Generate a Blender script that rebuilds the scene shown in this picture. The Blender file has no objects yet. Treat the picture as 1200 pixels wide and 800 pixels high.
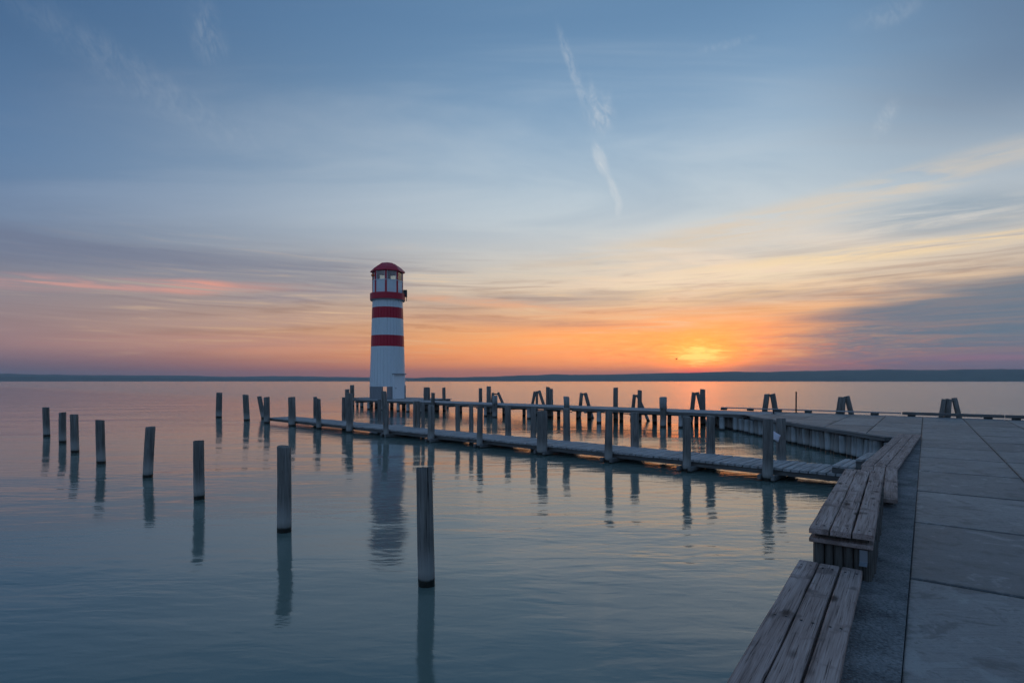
import bpy, bmesh, math, random
from mathutils import Vector, Matrix
random.seed(7)
SC = bpy.context.scene
COL = SC.collection
rad = math.radians

# ------------------------------------------------------------------ camera
F, HZ, H = 645.0, 446.5, 2.5          # focal length and horizon in photo pixels (1200x800), eye height over the water
DECK, LOW = 0.86, 0.33                # promenade level, low jetty level
cam = bpy.data.cameras.new("camera")
cam.sensor_width = 36.0
cam.lens = F / 1200 * 36.0
cam.shift_y = (HZ - 400) / 1200
cam.clip_start, cam.clip_end = 0.1, 120000
camo = bpy.data.objects.new("camera", cam)
COL.objects.link(camo)
camo.location = (0, 0, H)
camo.rotation_euler = (rad(90), 0, 0)
SC.camera = camo
SC.view_settings.view_transform = 'Standard'
SC.view_settings.look = 'None'
SC.view_settings.exposure = 0.0
SC.view_settings.gamma = 1.0
SC.cycles.use_denoising = True
SC.cycles.max_bounces = 4
SC.cycles.diffuse_bounces = 2
SC.cycles.glossy_bounces = 3
SC.cycles.use_adaptive_sampling = True
SC.cycles.adaptive_threshold = 0.02
SC.cycles.transparent_max_bounces = 12
SC.cycles.volume_bounces = 0

def U(u, v, z):                       # a photo pixel on the level z
    y = F * (H - z) / (v - HZ)
    return Vector(((u - 600) * y / F, y, z))
def lin(c):
    return tuple((x / 255 / 12.92) if x / 255 <= .04045 else ((x / 255 + .055) / 1.055) ** 2.4 for x in c)
def hot(k, c): x = lin(c); return (x[0] * k, x[1] * (1 + (k - 1) * .12), x[2])      # brighter than paper white, redder as it gets hotter
def ae(u, v):                         # a photo pixel as azimuth and elevation in degrees
    return (math.degrees(math.atan2(u - 600, F)), math.degrees(math.atan2(HZ - v, math.hypot(F, u - 600))))

# ------------------------------------------------------------------ node helpers
class E:                              # small expression builder over Math nodes
    def __init__(s, nt, sock): s.nt, s.s = nt, sock
    def _m(s, op, *a, clamp=False):
        n = s.nt.nodes.new('ShaderNodeMath'); n.operation = op; n.use_clamp = clamp
        for i, x in enumerate((s,) + a):
            if isinstance(x, E): s.nt.links.new(x.s, n.inputs[i])
            else: n.inputs[i].default_value = x
        return E(s.nt, n.outputs[0])
    def __add__(s, o): return s._m('ADD', o)
    def __sub__(s, o): return s._m('SUBTRACT', o)
    def __mul__(s, o): return s._m('MULTIPLY', o)
    def __truediv__(s, o): return s._m('DIVIDE', o)
    __radd__ = __add__; __rmul__ = __mul__
    def rsub(s, o): return (s * -1.0) + o
    def step(s, a, b, lo=0.0, hi=1.0):    # smooth step from a to b
        n = s.nt.nodes.new('ShaderNodeMapRange'); n.interpolation_type = 'SMOOTHSTEP'
        s.nt.links.new(s.s, n.inputs[0])
        if a > b: a, b, lo, hi = b, a, hi, lo
        n.inputs[1].default_value, n.inputs[2].default_value = a, b
        n.inputs[3].default_value, n.inputs[4].default_value = lo, hi
        return E(s.nt, n.outputs[0])
    def gauss(s, c, w):
        d = (s - c) * (1.0 / w)
        return (d * d * -1.0)._m('EXPONENT')
def link(nt, a, b): nt.links.new(a.s if isinstance(a, E) else a, b)
def mixc(nt, fac, a, b, mode='MIX'):
    n = nt.nodes.new('ShaderNodeMix'); n.data_type = 'RGBA'; n.blend_type = mode; n.clamp_factor = True
    for i, x in ((0, fac), (6, a), (7, b)):
        if isinstance(x, E): nt.links.new(x.s, n.inputs[i])
        elif isinstance(x, bpy.types.NodeSocket): nt.links.new(x, n.inputs[i])
        elif i == 0: n.inputs[0].default_value = x
        else: n.inputs[i].default_value = (*x, 1)
    return n.outputs[2]
def ramp(nt, fac, stops):
    n = nt.nodes.new('ShaderNodeValToRGB'); cr = n.color_ramp
    if len(stops) > 5: cr.interpolation = 'B_SPLINE'
    while len(cr.elements) < len(stops): cr.elements.new(0.5)
    for e, (p, c) in zip(cr.elements, sorted(stops)):
        e.position = p; e.color = (*c, 1) if len(c) == 3 else c
    link(nt, fac, n.inputs[0])
    return n.outputs[0]
def comb(nt, x, y, z=0.0):
    n = nt.nodes.new('ShaderNodeCombineXYZ')
    for i, a in enumerate((x, y, z)):
        if isinstance(a, E): nt.links.new(a.s, n.inputs[i])
        else: n.inputs[i].default_value = a
    return n.outputs[0]
def noise(nt, vec, scale, detail=4, rough=.55, dist=0.0, kind='Fac'):
    n = nt.nodes.new('ShaderNodeTexNoise'); nt.links.new(vec, n.inputs['Vector'])
    n.inputs['Scale'].default_value = scale; n.inputs['Detail'].default_value = detail
    n.inputs['Roughness'].default_value = rough; n.inputs['Distortion'].default_value = dist
    return E(nt, n.outputs[0]) if kind == 'Fac' else n.outputs[1]

# ------------------------------------------------------------------ sky
SUN_AZ, SUN_EL = ae(818, 415)
world = bpy.data.worlds.new("World"); SC.world = world
world.use_nodes = True
nt = world.node_tree; nt.nodes.clear()
out = nt.nodes.new('ShaderNodeOutputWorld'); bg = nt.nodes.new('ShaderNodeBackground')
nt.links.new(bg.outputs[0], out.inputs[0])
bg.inputs[1].default_value = 0.1
tc = nt.nodes.new('ShaderNodeTexCoord'); sep = nt.nodes.new('ShaderNodeSeparateXYZ')
nt.links.new(tc.outputs['Generated'], sep.inputs[0])
dx, dy, dz = (E(nt, sep.outputs[i]) for i in range(3))
az = dx._m('ARCTAN2', dy) * 57.29578
el = dz._m('MINIMUM', .9999)._m('MAXIMUM', -.9999)._m('ARCSINE') * 57.29578
daz = az - SUN_AZ
da = (daz * (1 / 57.29578))._m('COSINE')._m('MINIMUM', .9999)._m('MAXIMUM', -.9999)._m('ARCCOSINE') * 57.29578
h = dz._m('MAXIMUM', 0.0)._m('SQRT')
def hs(e): return math.sqrt(max(math.sin(rad(e)), 0))
def stops(rows): return [(hs(e), lin(c)) for e, c in rows]
sunward = ramp(nt, h, stops([(0, (206, 116, 98)), (1.2, (236, 130, 86)), (2.8, (255, 166, 88)), (4.5, (252, 182, 110)), (6.5, (230, 180, 138)),
    (8.5, (234, 204, 170)), (11, (226, 214, 196)), (14, (210, 214, 214)), (17, (197, 211, 219)), (22, (168, 192, 212)), (27, (130, 164, 196)), (33, (102, 140, 178)), (60, (90, 124, 160)), (90, (84, 118, 156))]))
away = ramp(nt, h, stops([(0, (86, 98, 122)), (1.4, (102, 104, 128)), (2.6, (148, 124, 136)), (4.4, (150, 132, 142)), (6.5, (138, 134, 146)),
    (8.5, (114, 124, 148)), (10.5, (96, 119, 152)), (15, (82, 119, 161)), (20, (72, 110, 154)), (26, (52, 88, 130)), (32, (52, 88, 132)), (60, (76, 110, 150)), (90, (84, 118, 156))]))
east = ramp(nt, h, stops([(0, (112, 124, 150)), (4, (128, 136, 160)), (10, (132, 150, 180)), (20, (122, 152, 190)), (40, (100, 136, 178)), (70, (86, 120, 160)), (90, (84, 118, 156))]))
col = mixc(nt, da.step(8, 76), sunward, away)
col = mixc(nt, da.step(72, 150), col, east)
# the physical sky underneath the thin cloud veil
nis = nt.nodes.new('ShaderNodeTexSky'); nis.sky_type = 'NISHITA'; nis.sun_disc = False
nis.sun_elevation = rad(SUN_EL); nis.sun_rotation = rad(SUN_AZ); nis.air_density = 1.0; nis.dust_density = 1.5
nsc = nt.nodes.new('ShaderNodeVectorMath'); nsc.operation = 'SCALE'; nsc.inputs['Scale'].default_value = 0.10
nt.links.new(nis.outputs[0], nsc.inputs[0])
col = mixc(nt, 0.03, col, nsc.outputs[0])
# cloud layers
iz = (dz._m('MAXIMUM', 0.0) + .07)
pv = comb(nt, dx / iz, dy / iz)
rot = nt.nodes.new('ShaderNodeMapping'); nt.links.new(pv, rot.inputs[0])
rot.inputs['Rotation'].default_value = (0, 0, rad(-38)); rot.inputs['Scale'].default_value = (.42, 1.25, 1)
n_veil = noise(nt, rot.outputs[0], 1.1, 7, .58, .9)
n_big = noise(nt, pv, .55, 4, .5, .6)
aev = comb(nt, az * .035, el * .55)
n_str = noise(nt, aev, 1.0, 5, .55, .55)          # long flat streaks low over the horizon
aev2 = comb(nt, az * .10, el * 1.9, 3.7)
n_fine = noise(nt, aev2, 1.0, 5, .6, .7)
veilcol = mixc(nt, da.step(15, 75), lin((204, 212, 218)), lin((128, 150, 182)))
col = mixc(nt, n_veil.step(.42, .78) * el.step(6, 16) * el.step(60, 30) * .34, col, veilcol)
col = mixc(nt, n_veil.step(.60, .32) * el.step(8, 18) * el.step(70, 36) * .18, col, lin((96, 134, 172)))
# pale gold sheet high over the sun, soft glow
gold = el.gauss(10.0, 3.2) * daz.gauss(2.0, 13.0) * n_veil.step(.30, .62)
col = mixc(nt, gold * .82, col, hot(1.08, (254, 230, 198)))
band = el.gauss(8.3, 1.1) * da.step(40, 12) * n_str.step(.38, .56)
col = mixc(nt, band * .55, col, lin((150, 146, 152)))
band2 = el.gauss(5.6, .55) * da.step(34, 10) * n_str.step(.44, .60)
col = mixc(nt, band2 * .55, col, lin((196, 150, 128)))
ripl = el.step(1.0, 3.0) * el.step(15, 8) * da.step(75, 30)
col = mixc(nt, n_fine.step(.46, .70) * ripl * .62, col, lin((206, 194, 196)), 'MULTIPLY')
col = mixc(nt, n_fine.step(.48, .26) * ripl * .48, col, lin((255, 216, 168)))
grey = (az + (n_veil - .5) * 20.0).step(24, 46) * el.step(13, 24) * az.step(120, 70)
col = mixc(nt, grey * .75, col, lin((92, 116, 146)))
# glow round the veiled sun
g1 = daz.gauss(-2.0, 20.0) * el.gauss(3.6, 2.7)
col = mixc(nt, g1 * n_fine.step(.16, .56) * .92, col, hot(1.6, (255, 188, 104)))
ob = el.gauss(2.3, 1.5) * daz.gauss(-9.0, 21.0)
col = mixc(nt, ob * n_fine.step(.14, .56) * .50, col, hot(1.45, (255, 176, 104)))
halo = daz.gauss(0, 9.0) * el.gauss(3.2, 2.2)
col = mixc(nt, halo * n_fine.step(.20, .60) * .65, col, hot(2.2, (255, 182, 80)))
low = el.gauss(.5, .75) * daz.gauss(-3.0, 17.0)
col = mixc(nt, low * .72, col, lin((214, 126, 104)))
# streaks
aevec = comb(nt, az, el)
def seg(u0, v0, u1, v1, wpx, mod=None, soft=.15):
    a, b = ae(u0, v0), ae(u1, v1)
    mp = nt.nodes.new('ShaderNodeMapping'); mp.vector_type = 'TEXTURE'; nt.links.new(aevec, mp.inputs[0])
    mp.inputs['Location'].default_value = ((a[0] + b[0]) / 2, (a[1] + b[1]) / 2, 0)
    mp.inputs['Rotation'].default_value = (0, 0, math.atan2(b[1] - a[1], b[0] - a[0]))
    mp.inputs['Scale'].default_value = (math.hypot(b[0] - a[0], b[1] - a[1]) * (.5 + soft), wpx * .085 * 1.9, 1)
    gr = nt.nodes.new('ShaderNodeTexGradient'); gr.gradient_type = 'SPHERICAL'; nt.links.new(mp.outputs[0], gr.inputs[0])
    m = E(nt, gr.outputs['Fac']).step(0, .8)
    return m * mod if mod is not None else m
wisp = noise(nt, comb(nt, az * .5, el * .4, 1.3), 1.0, 7, .66, 1.0)
wm = wisp.step(.26, .66)
lane = nt.nodes.new('ShaderNodeMapping'); lane.inputs['Rotation'].default_value = (0, 0, rad(-16)); lane.inputs['Scale'].default_value = (.10, 1.1, 1); nt.links.new(aevec, lane.inputs[0])
n_lane = noise(nt, lane.outputs[0], 1.0, 6, .62, .5)
# grey bank low on the right
edge = (az - 24.0) * .17 + 5.2 + (n_str - .5) * 7.0
bank = (edge - el).step(-2.0, 2.0) * (az + (n_fine - .5) * 16.0).step(20.0, 33) * az.step(130, 70)
bankc = mixc(nt, el.step(1.2, 3.6), lin((128, 118, 140)), lin((98, 122, 142)))
col = mixc(nt, bank * n_fine.step(.75, .35, .80, 1.0) * .96, col, bankc)
col = mixc(nt, seg(880, 435, 1010, 428, 6, n_fine.step(.35, .6), .4) * .55, col, lin((206, 128, 124)))
col = mixc(nt, seg(1090, 419, 1210, 418, 2.4, None, .5) * .45, col, lin((176, 122, 140)))
col = mixc(nt, seg(880, 392, 1000, 378, 7, n_fine.step(.35, .65), .4) * .35, col, lin((220, 164, 128)))
for a in (((640, 312, 1250, 158), 12, .62, (228, 208, 182)), ((850, 313, 1260, 266), 5.5, 1.0, (252, 222, 176)), ((720, 338, 1010, 306), 10, .75, (252, 228, 194)), ((690, 352, 980, 336), 8, .6, (248, 208, 162))):
    col = mixc(nt, seg(*a[0], a[1], n_lane.step(.34, .58), .3) * a[2], col, lin(a[3]))
col = mixc(nt, seg(1000, 262, 1250, 236, 15, n_lane.step(.75, .40), .35) * .60, col, lin((126, 154, 176)))
# dusk bands on the left
lb = el.gauss(10.6, 2.0) * az.step(0, -20) * az.step(-120, -70)
col = mixc(nt, lb * n_str.step(.3, .6) * .6, col, lin((112, 120, 144)))
for a in (((-220, 318, 330, 337), 5.5, .72, (222, 162, 150)), ((190, 336, 270, 336), 6, .85, (234, 162, 142)), ((470, 346, 700, 362), 4, .75, (246, 182, 140)), ((600, 376, 1000, 356), 4, .5, (250, 184, 124))):
    col = mixc(nt, seg(*a[0], a[1], n_fine.step(.34, .62), .25) * a[2], col, lin(a[3]))
for a in (((250, 352, 470, 338), 6, .45, (146, 140, 154)), ((500, 372, 760, 380), 4.5, .55, (196, 152, 132)), ((150, 380, 430, 372), 6, .5, (196, 164, 152)), ((60, 402, 430, 398), 7, .5, (206, 154, 142)), ((260, 412, 430, 408), 4, .6, (232, 162, 130))):
    col = mixc(nt, seg(*a[0], a[1], n_fine.step(.25, .6), .3) * a[2], col, lin(a[3]))
# old vapour trails and fallstreaks
fib = noise(nt, comb(nt, az * 1.1 + el * .5, el * .5, 5.2), 1.0, 7, .70, 1.6).step(.28, .68)
for a in (((656, 38, 690, 130), 4.5, .34), ((684, 110, 716, 150), 12, .34), ((692, 92, 700, 150), 3.5, .25), ((714, 110, 706, 160), 4, .2), ((697, 170, 711, 206), 5.2, .85), ((712, 204, 726, 240), 3.6, .5), ((726, 232, 724, 254), 3.2, .55),
          ((10, -8, 320, 184), 14, .09), ((222, 36, 252, 6), 10, .10), ((232, 66, 262, 40), 12, .14), ((1026, 160, 1050, 118), 6, .30), ((1000, 30, 1080, 5), 7, .14), ((820, 60, 884, 44), 3, .16)):
    col = mixc(nt, seg(*a[0], a[1], wm * fib if a[2] < .4 else fib._m('MAXIMUM', .45), .22) * (a[2] * (.85 if a[2] > .4 else .95)), col, lin((224, 226, 226)))
n_sp = noise(nt, comb(nt, az * .55, el * 4.2, 8.1), 1.0, 5, .62, .6)
col = mixc(nt, n_sp.step(.50, .66) * el.gauss(2.6, 2.0) * daz.gauss(0, 15.0) * .55, col, hot(1.2, (246, 148, 84)))
col = mixc(nt, n_sp.step(.48, .32) * el.gauss(3.4, 2.2) * daz.gauss(-1.0, 13.0) * .55, col, hot(1.3, (255, 206, 124)))
# the sun itself behind thin cloud
dsun = (daz * daz * .26 + (el - SUN_EL) * (el - SUN_EL))._m('SQRT') + (n_fine - .5) * 1.8
col = mixc(nt, dsun.step(3.0, .2) * .9, col, hot(3.0, (255, 190, 78)))
col = mixc(nt, (dsun + (n_sp - .5) * 3.4).step(1.45, .0), col, hot(4.5, (255, 222, 130)))
col = mixc(nt, el.gauss(.85, .4) * daz.gauss(-.3, 2.0) * .8, col, hot(1.8, (255, 112, 70)))
sc10 = nt.nodes.new('ShaderNodeVectorMath'); sc10.operation = 'SCALE'; sc10.inputs['Scale'].default_value = 10.0
nt.links.new(col, sc10.inputs[0]); nt.links.new(sc10.outputs[0], bg.inputs[0])

# ------------------------------------------------------------------ sun, dim and wide behind the cloud
sl = bpy.data.lights.new("sun", 'SUN'); sl.energy = 0.05; sl.angle = rad(50); sl.color = (1.0, .58, .30)
so = bpy.data.objects.new("sun", sl); COL.objects.link(so)
sd = Vector((math.sin(rad(SUN_AZ)) * math.cos(rad(SUN_EL)), math.cos(rad(SUN_AZ)) * math.cos(rad(SUN_EL)), math.sin(rad(SUN_EL))))
so.rotation_euler = (-sd).to_track_quat('-Z', 'Y').to_euler()
so.location = (20, 60, 30)

# ------------------------------------------------------------------ materials
def new_mat(name):
    m = bpy.data.materials.new(name); m.use_nodes = True
    t = m.node_tree; b = t.nodes['Principled BSDF']
    return m, t, b
def bump(t, b, height, strength, dist):
    n = t.nodes.new('ShaderNodeBump'); n.inputs['Strength'].default_value = strength; n.inputs['Distance'].default_value = dist
    link(t, height, n.inputs['Height']); t.links.new(n.outputs[0], b.inputs['Normal'])
    return n
def objco(t, scale=(1, 1, 1)):
    tcn = t.nodes.new('ShaderNodeTexCoord'); oi = t.nodes.new('ShaderNodeObjectInfo')
    add = t.nodes.new('ShaderNodeVectorMath'); add.operation = 'ADD'
    r = E(t, oi.outputs['Random'])
    t.links.new(tcn.outputs['Object'], add.inputs[0]); t.links.new(comb(t, r * 37.0, r * 91.0, r * 17.0), add.inputs[1])
    mp = t.nodes.new('ShaderNodeMapping'); mp.inputs['Scale'].default_value = scale
    t.links.new(add.outputs[0], mp.inputs[0])
    return add.outputs[0], mp.outputs[0], r
def geo_z(t):
    g = t.nodes.new('ShaderNodeNewGeometry'); s = t.nodes.new('ShaderNodeSeparateXYZ')
    t.links.new(g.outputs['Position'], s.inputs[0]); return E(t, s.outputs[2])

def wood(name, axis, dark, mid, light, scale=1.0, wet=False, knots=False, rough=.85):
    m, t, b = new_mat(name)
    st = [9 * scale, 9 * scale, 9 * scale]; st[axis] = .55 * scale
    fine = [70 * scale, 70 * scale, 70 * scale]; fine[axis] = 1.6 * scale
    raw, gv, r = objco(t, tuple(st))
    _, fv, _ = objco(t, tuple(fine))
    n1 = noise(t, gv, 1.0, 5, .6, .5); n2 = noise(t, fv, 1.0, 4, .65, .3); n3 = noise(t, raw, 2.2 * scale, 4, .6)
    c = ramp(t, n1 * .55 + n2 * .45, [(.30, dark), (.50, mid), (.70, light)])
    c = mixc(t, n3.step(.50, .75) * .55, c, tuple(x * .62 for x in mid))
    c = mixc(t, n2.step(.44, .34) * .8, c, tuple(x * .35 for x in dark))
    hgt = n1 * .4 + n2 * .6
    if knots:
        st2 = [5.5, 5.5, 5.5]; st2[axis] = 2.1
        _, kv, _ = objco(t, tuple(st2))
        vo = t.nodes.new('ShaderNodeTexVoronoi'); vo.inputs['Randomness'].default_value = 1.0
        t.links.new(kv, vo.inputs['Vector']); vo.inputs['Scale'].default_value = 1.25
        kn = (E(t, vo.outputs['Distance']) + (n2 - .5) * .10 + (n3 - .5) * .12)
        c = mixc(t, kn.step(.26, .08) * .9, c, tuple(x * .22 for x in dark))
        # chipped and weather-blackened patches with a shape of their own
        c = mixc(t, n3.step(.56, .66) * n2.step(.40, .55) * .6, c, tuple(x * .45 for x in dark))
        hgt = hgt - kn.step(.2, .05) * .35
    c = mixc(t, r.step(0, 1) * .35, c, tuple(x * .7 for x in mid))
    if wet:                            # waterline: black slime, bleached zone above it
        z = geo_z(t) + (n3 - .5) * .10
        c = mixc(t, z.step(.62, .14) * .65, c, tuple(min(1, x * 1.2) for x in light))
        c = mixc(t, z.step(.20, .08) * .35, c, (.055, .065, .045))
        c = mixc(t, z.step(.105, .065) * .95, c, (.012, .013, .010))
        wetf = z.step(.085, .05)
        rr = wetf * -.5 + rough
        link(t, rr, b.inputs['Roughness'])
    else: b.inputs['Roughness'].default_value = rough
    t.links.new(c, b.inputs['Base Color'])
    b.inputs['Specular IOR Level'].default_value = .25
    bump(t, b, hgt, .75, .006 / scale if not knots else .004)
    return m
M_LOG = wood("weathered_log", 2, (.045, .042, .037), (.20, .19, .175), (.40, .385, .36), 1.0, wet=True)
M_PALE = wood("bleached_log", 2, (.10, .108, .108), (.33, .345, .34), (.54, .55, .54), 1.0, wet=True)
M_PLANK = wood("grey_plank", 0, (.16, .155, .15), (.45, .44, .435), (.64, .63, .62), 1.0)
M_BEAM = wood("grey_beam", 0, (.07, .068, .064), (.19, .187, .18), (.33, .325, .31), .9)
M_BENCH = wood("bench_plank", 0, (.11, .075, .064), (.39, .295, .262), (.64, .515, .465), 1.6, knots=True)
M_BASE = wood("bench_post", 2, (.035, .033, .028), (.10, .095, .085), (.20, .19, .17), 1.6)
def paint(name, c, rough=.45, streak=.25):
    m, t, b = new_mat(name)
    raw, sv, r = objco(t, (5, 5, .35))
    n1 = noise(t, sv, 1.0, 5, .6); n2 = noise(t, raw, 6.0, 4, .6)
    k = mixc(t, n1.step(.52, .78) * streak, c, tuple(x * .62 for x in c))
    k = mixc(t, n2.step(.60, .75) * .18, k, tuple(x * .5 for x in c))
    t.links.new(k, b.inputs['Base Color']); b.inputs['Roughness'].default_value = rough
    bump(t, b, n2, .15, .004)
    return m
M_WHITE = paint("white_boards", (.76, .83, .86), .45, .45)
M_RED = paint("red_paint", (.54, .012, .04), .42, .4)
M_DOOR = paint("pale_door", (.84, .88, .90), .4, .12)
M_GREY = paint("grey_boards", (.27, .285, .30), .7, .5)
M_METAL = paint("dark_metal", (.035, .037, .04), .5, .2)
M_STEEL = paint("galvanised_steel", (.30, .33, .36), .45, .3); M_STEEL.node_tree.nodes['Principled BSDF'].inputs['Metallic'].default_value = .6
M_ORANGE = paint("orange_lens", (.62, .13, .03), .3, .1)
M_PAPER, t, b = new_mat("printed_paper")
raw, pvv, r = objco(t)
sepn = t.nodes.new('ShaderNodeSeparateXYZ'); t.links.new(t.nodes['Texture Coordinate'].outputs['Object'], sepn.inputs[0])
px, pz = E(t, sepn.outputs[0]), E(t, sepn.outputs[2])
lines = (pz * 190.0)._m('SINE').step(.2, .6) * px.gauss(-.01, .06) * pz.gauss(.0, .05)
k = mixc(t, lines * .45, (.80, .78, .86), (.30, .30, .42))
k = mixc(t, px.gauss(.09, .025) * pz.gauss(.05, .03) * .8, k, (.70, .25, .28))
t.links.new(k, b.inputs['Base Color']); b.inputs['Roughness'].default_value = .6
M_GLASS = bpy.data.materials.new("window_glass"); M_GLASS.use_nodes = True
t = M_GLASS.node_tree; t.nodes.clear()
o_ = t.nodes.new('ShaderNodeOutputMaterial'); mx = t.nodes.new('ShaderNodeMixShader'); tr = t.nodes.new('ShaderNodeBsdfTransparent'); gl = t.nodes.new('ShaderNodeBsdfGlossy')
fr = t.nodes.new('ShaderNodeFresnel'); fr.inputs[0].default_value = 1.5
tr.inputs[0].default_value = (.86, .90, .90, 1); gl.inputs['Roughness'].default_value = .03
t.links.new((E(t, fr.outputs[0]) * 1.6 + .04).s, mx.inputs[0]); t.links.new(tr.outputs[0], mx.inputs[1]); t.links.new(gl.outputs[0], mx.inputs[2]); t.links.new(mx.outputs[0], o_.inputs[0])

# concrete slabs
M_SLAB, t, b = new_mat("concrete_slab")
g = t.nodes.new('ShaderNodeNewGeometry'); oi = t.nodes.new('ShaderNodeObjectInfo'); r = E(t, oi.outputs['Random'])
n1 = noise(t, g.outputs['Position'], .9, 6, .6, .4); n2 = noise(t, g.outputs['Position'], 14, 5, .65); n3 = noise(t, g.outputs['Position'], 70, 4, .7)
brush = t.nodes.new('ShaderNodeMapping'); brush.inputs['Rotation'].default_value = (0, 0, rad(37)); brush.inputs['Scale'].default_value = (3, 60, 1)
t.links.new(g.outputs['Position'], brush.inputs[0]); n4 = noise(t, brush.outputs[0], 1.0, 3, .5)
c = ramp(t, n1 * .38 + n2 * .37 + n3 * .25, [(.34, (.125, .13, .13)), (.5, (.225, .23, .228)), (.66, (.33, .332, .325))])
c = mixc(t, r.step(.55, 1.0) * .62, c, (.115, .122, .126))
c = mixc(t, r.step(.45, .0) * .45, c, (.30, .303, .298))
c = mixc(t, n2.step(.55, .68) * n1.step(.4, .6) * .65, c, (.085, .09, .09))
c = mixc(t, n4.step(.52, .72) * .35, c, (.12, .125, .126))
tco = t.nodes.new('ShaderNodeTexCoord'); so_ = t.nodes.new('ShaderNodeSeparateXYZ'); t.links.new(tco.outputs['Object'], so_.inputs[0])
ex = E(t, so_.outputs[0])._m('ABSOLUTE').rsub(1.136); ey = E(t, so_.outputs[1])._m('ABSOLUTE').rsub(.694)
ed = ex._m('MINIMUM', ey) + (n2 - .5) * .16
c = mixc(t, ed.step(.05, -.02) * .75, c, (.055, .057, .056))
n5 = noise(t, g.outputs['Position'], 2.6, 6, .68, .8)
c = mixc(t, n5.step(.52, .62) * .62, c, (.095, .10, .102))
c = mixc(t, n5.step(.44, .34) * .50, c, (.36, .365, .36))
c = mixc(t, n3.step(.58, .70) * .55, c, (.07, .073, .074))
c = mixc(t, n3.step(.42, .30) * .45, c, (.40, .40, .39))
t.links.new(c, b.inputs['Base Color']); b.inputs['Roughness'].default_value = .62; b.inputs['Specular IOR Level'].default_value = .5
bump(t, b, n3 * .5 + n2 * .6 + n4 * .5, .8, .008)
M_JOINT, t, b = new_mat("joint_filler"); b.inputs['Base Color'].default_value = (.05, .05, .048, 1); b.inputs['Roughness'].default_value = .95
# rough asphalt
M_ASPH, t, b = new_mat("rough_asphalt")
g = t.nodes.new('ShaderNodeNewGeometry')
vo = t.nodes.new('ShaderNodeTexVoronoi'); vo.inputs['Scale'].default_value = 55; t.links.new(g.outputs['Position'], vo.inputs['Vector'])
n1 = noise(t, g.outputs['Position'], 3.0, 6, .65); n2 = noise(t, g.outputs['Position'], 42, 5, .7)
vd = E(t, vo.outputs['Distance'])
c = ramp(t, n1 * .5 + n2 * .5, [(.36, (.05, .053, .056)), (.5, (.185, .19, .192)), (.70, (.36, .362, .36))])
c = mixc(t, vd.step(.55, .8) * .4, c, (.05, .052, .053))
t.links.new(c, b.inputs['Base Color']); b.inputs['Roughness'].default_value = .95
bump(t, b, vd * -.6 + n2 * .5 + n1 * .8, 1.0, .014)
# water
M_WATER, t, b = new_mat("lake_water")
g = t.nodes.new('ShaderNodeNewGeometry')
def wv(sx, sy, sz=1, rz=0):
    mp = t.nodes.new('ShaderNodeMapping'); mp.inputs['Scale'].default_value = (sx, sy, sz); mp.inputs['Rotation'].default_value = (0, 0, rad(rz))
    t.links.new(g.outputs['Position'], mp.inputs[0]); return mp.outputs[0]
w_rip = noise(t, wv(1.5, 4.2, 1, 8), 1.0, 3, .5, .35)
w_mid = noise(t, wv(.42, 1.3, 1, -6), 1.0, 3, .5, .4)
w_big = noise(t, wv(.10, .26, 1, 5), 1.0, 2, .5, .2)
w_patch = noise(t, wv(.045, .085, 1, 12), 1.0, 3, .55, .4)
sp = t.nodes.new('ShaderNodeSeparateXYZ'); t.links.new(g.outputs['Position'], sp.inputs[0])
lakeward = (E(t, sp.outputs[0]) * .6606 + E(t, sp.outputs[1]) * .7507).step(24, 46)      # beyond the jetties the open lake is ruffled
calm = w_patch.step(.36, .66, .22, .90) + lakeward * 2.2
hgt = (w_rip * .0165 + w_mid * .034) * calm + w_big * .07
bn = bump(t, b, hgt, 1.0, 1.0)
WATER_COL = (.128, .182, .160)
n_m = noise(t, wv(.12, .12), 1.0, 3, .5)
t.links.new(mixc(t, n_m.step(.3, .7), WATER_COL, tuple(x * 1.12 for x in WATER_COL)), b.inputs['Base Color'])
link(t, lakeward * .045 + .09, b.inputs['Roughness']); b.inputs['IOR'].default_value = 1.70
# far hills
M_HILL, t, b = new_mat("wooded_hillside")
g = t.nodes.new('ShaderNodeNewGeometry'); n1 = noise(t, g.outputs['Position'], .004, 6, .65)
t.links.new(ramp(t, n1, [(.35, (.10, .14, .125)), (.65, (.135, .175, .15))]), b.inputs['Base Color']); b.inputs['Roughness'].default_value = 1.0

# ------------------------------------------------------------------ mesh helpers
def tag(o, label, cat, group=None):
    o['label'] = label; o['category'] = cat
    if group: o['group'] = group
    return o
def struct(o): o['kind'] = 'structure'; return o
def obj(name, mesh, mat=None, parent=None, loc=None, rot=None):
    o = bpy.data.objects.new(name, mesh); COL.objects.link(o)
    if mat is not None and not mesh.materials: mesh.materials.append(mat)
    if parent is not None: o.parent = parent
    if loc is not None: o.location = loc
    if rot is not None: o.rotation_euler = rot
    return o
def empty(name, loc=(0, 0, 0), rz=0.0):
    o = bpy.data.objects.new(name, None); COL.objects.link(o); o.location = loc; o.rotation_euler = (0, 0, rz)
    o.empty_display_size = .2
    return o
def mesh_of(bm, name, smooth=False):
    me = bpy.data.meshes.new(name); bm.normal_update(); bm.to_mesh(me); bm.free()
    if smooth:
        for p in me.polygons: p.use_smooth = True
    return me
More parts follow.
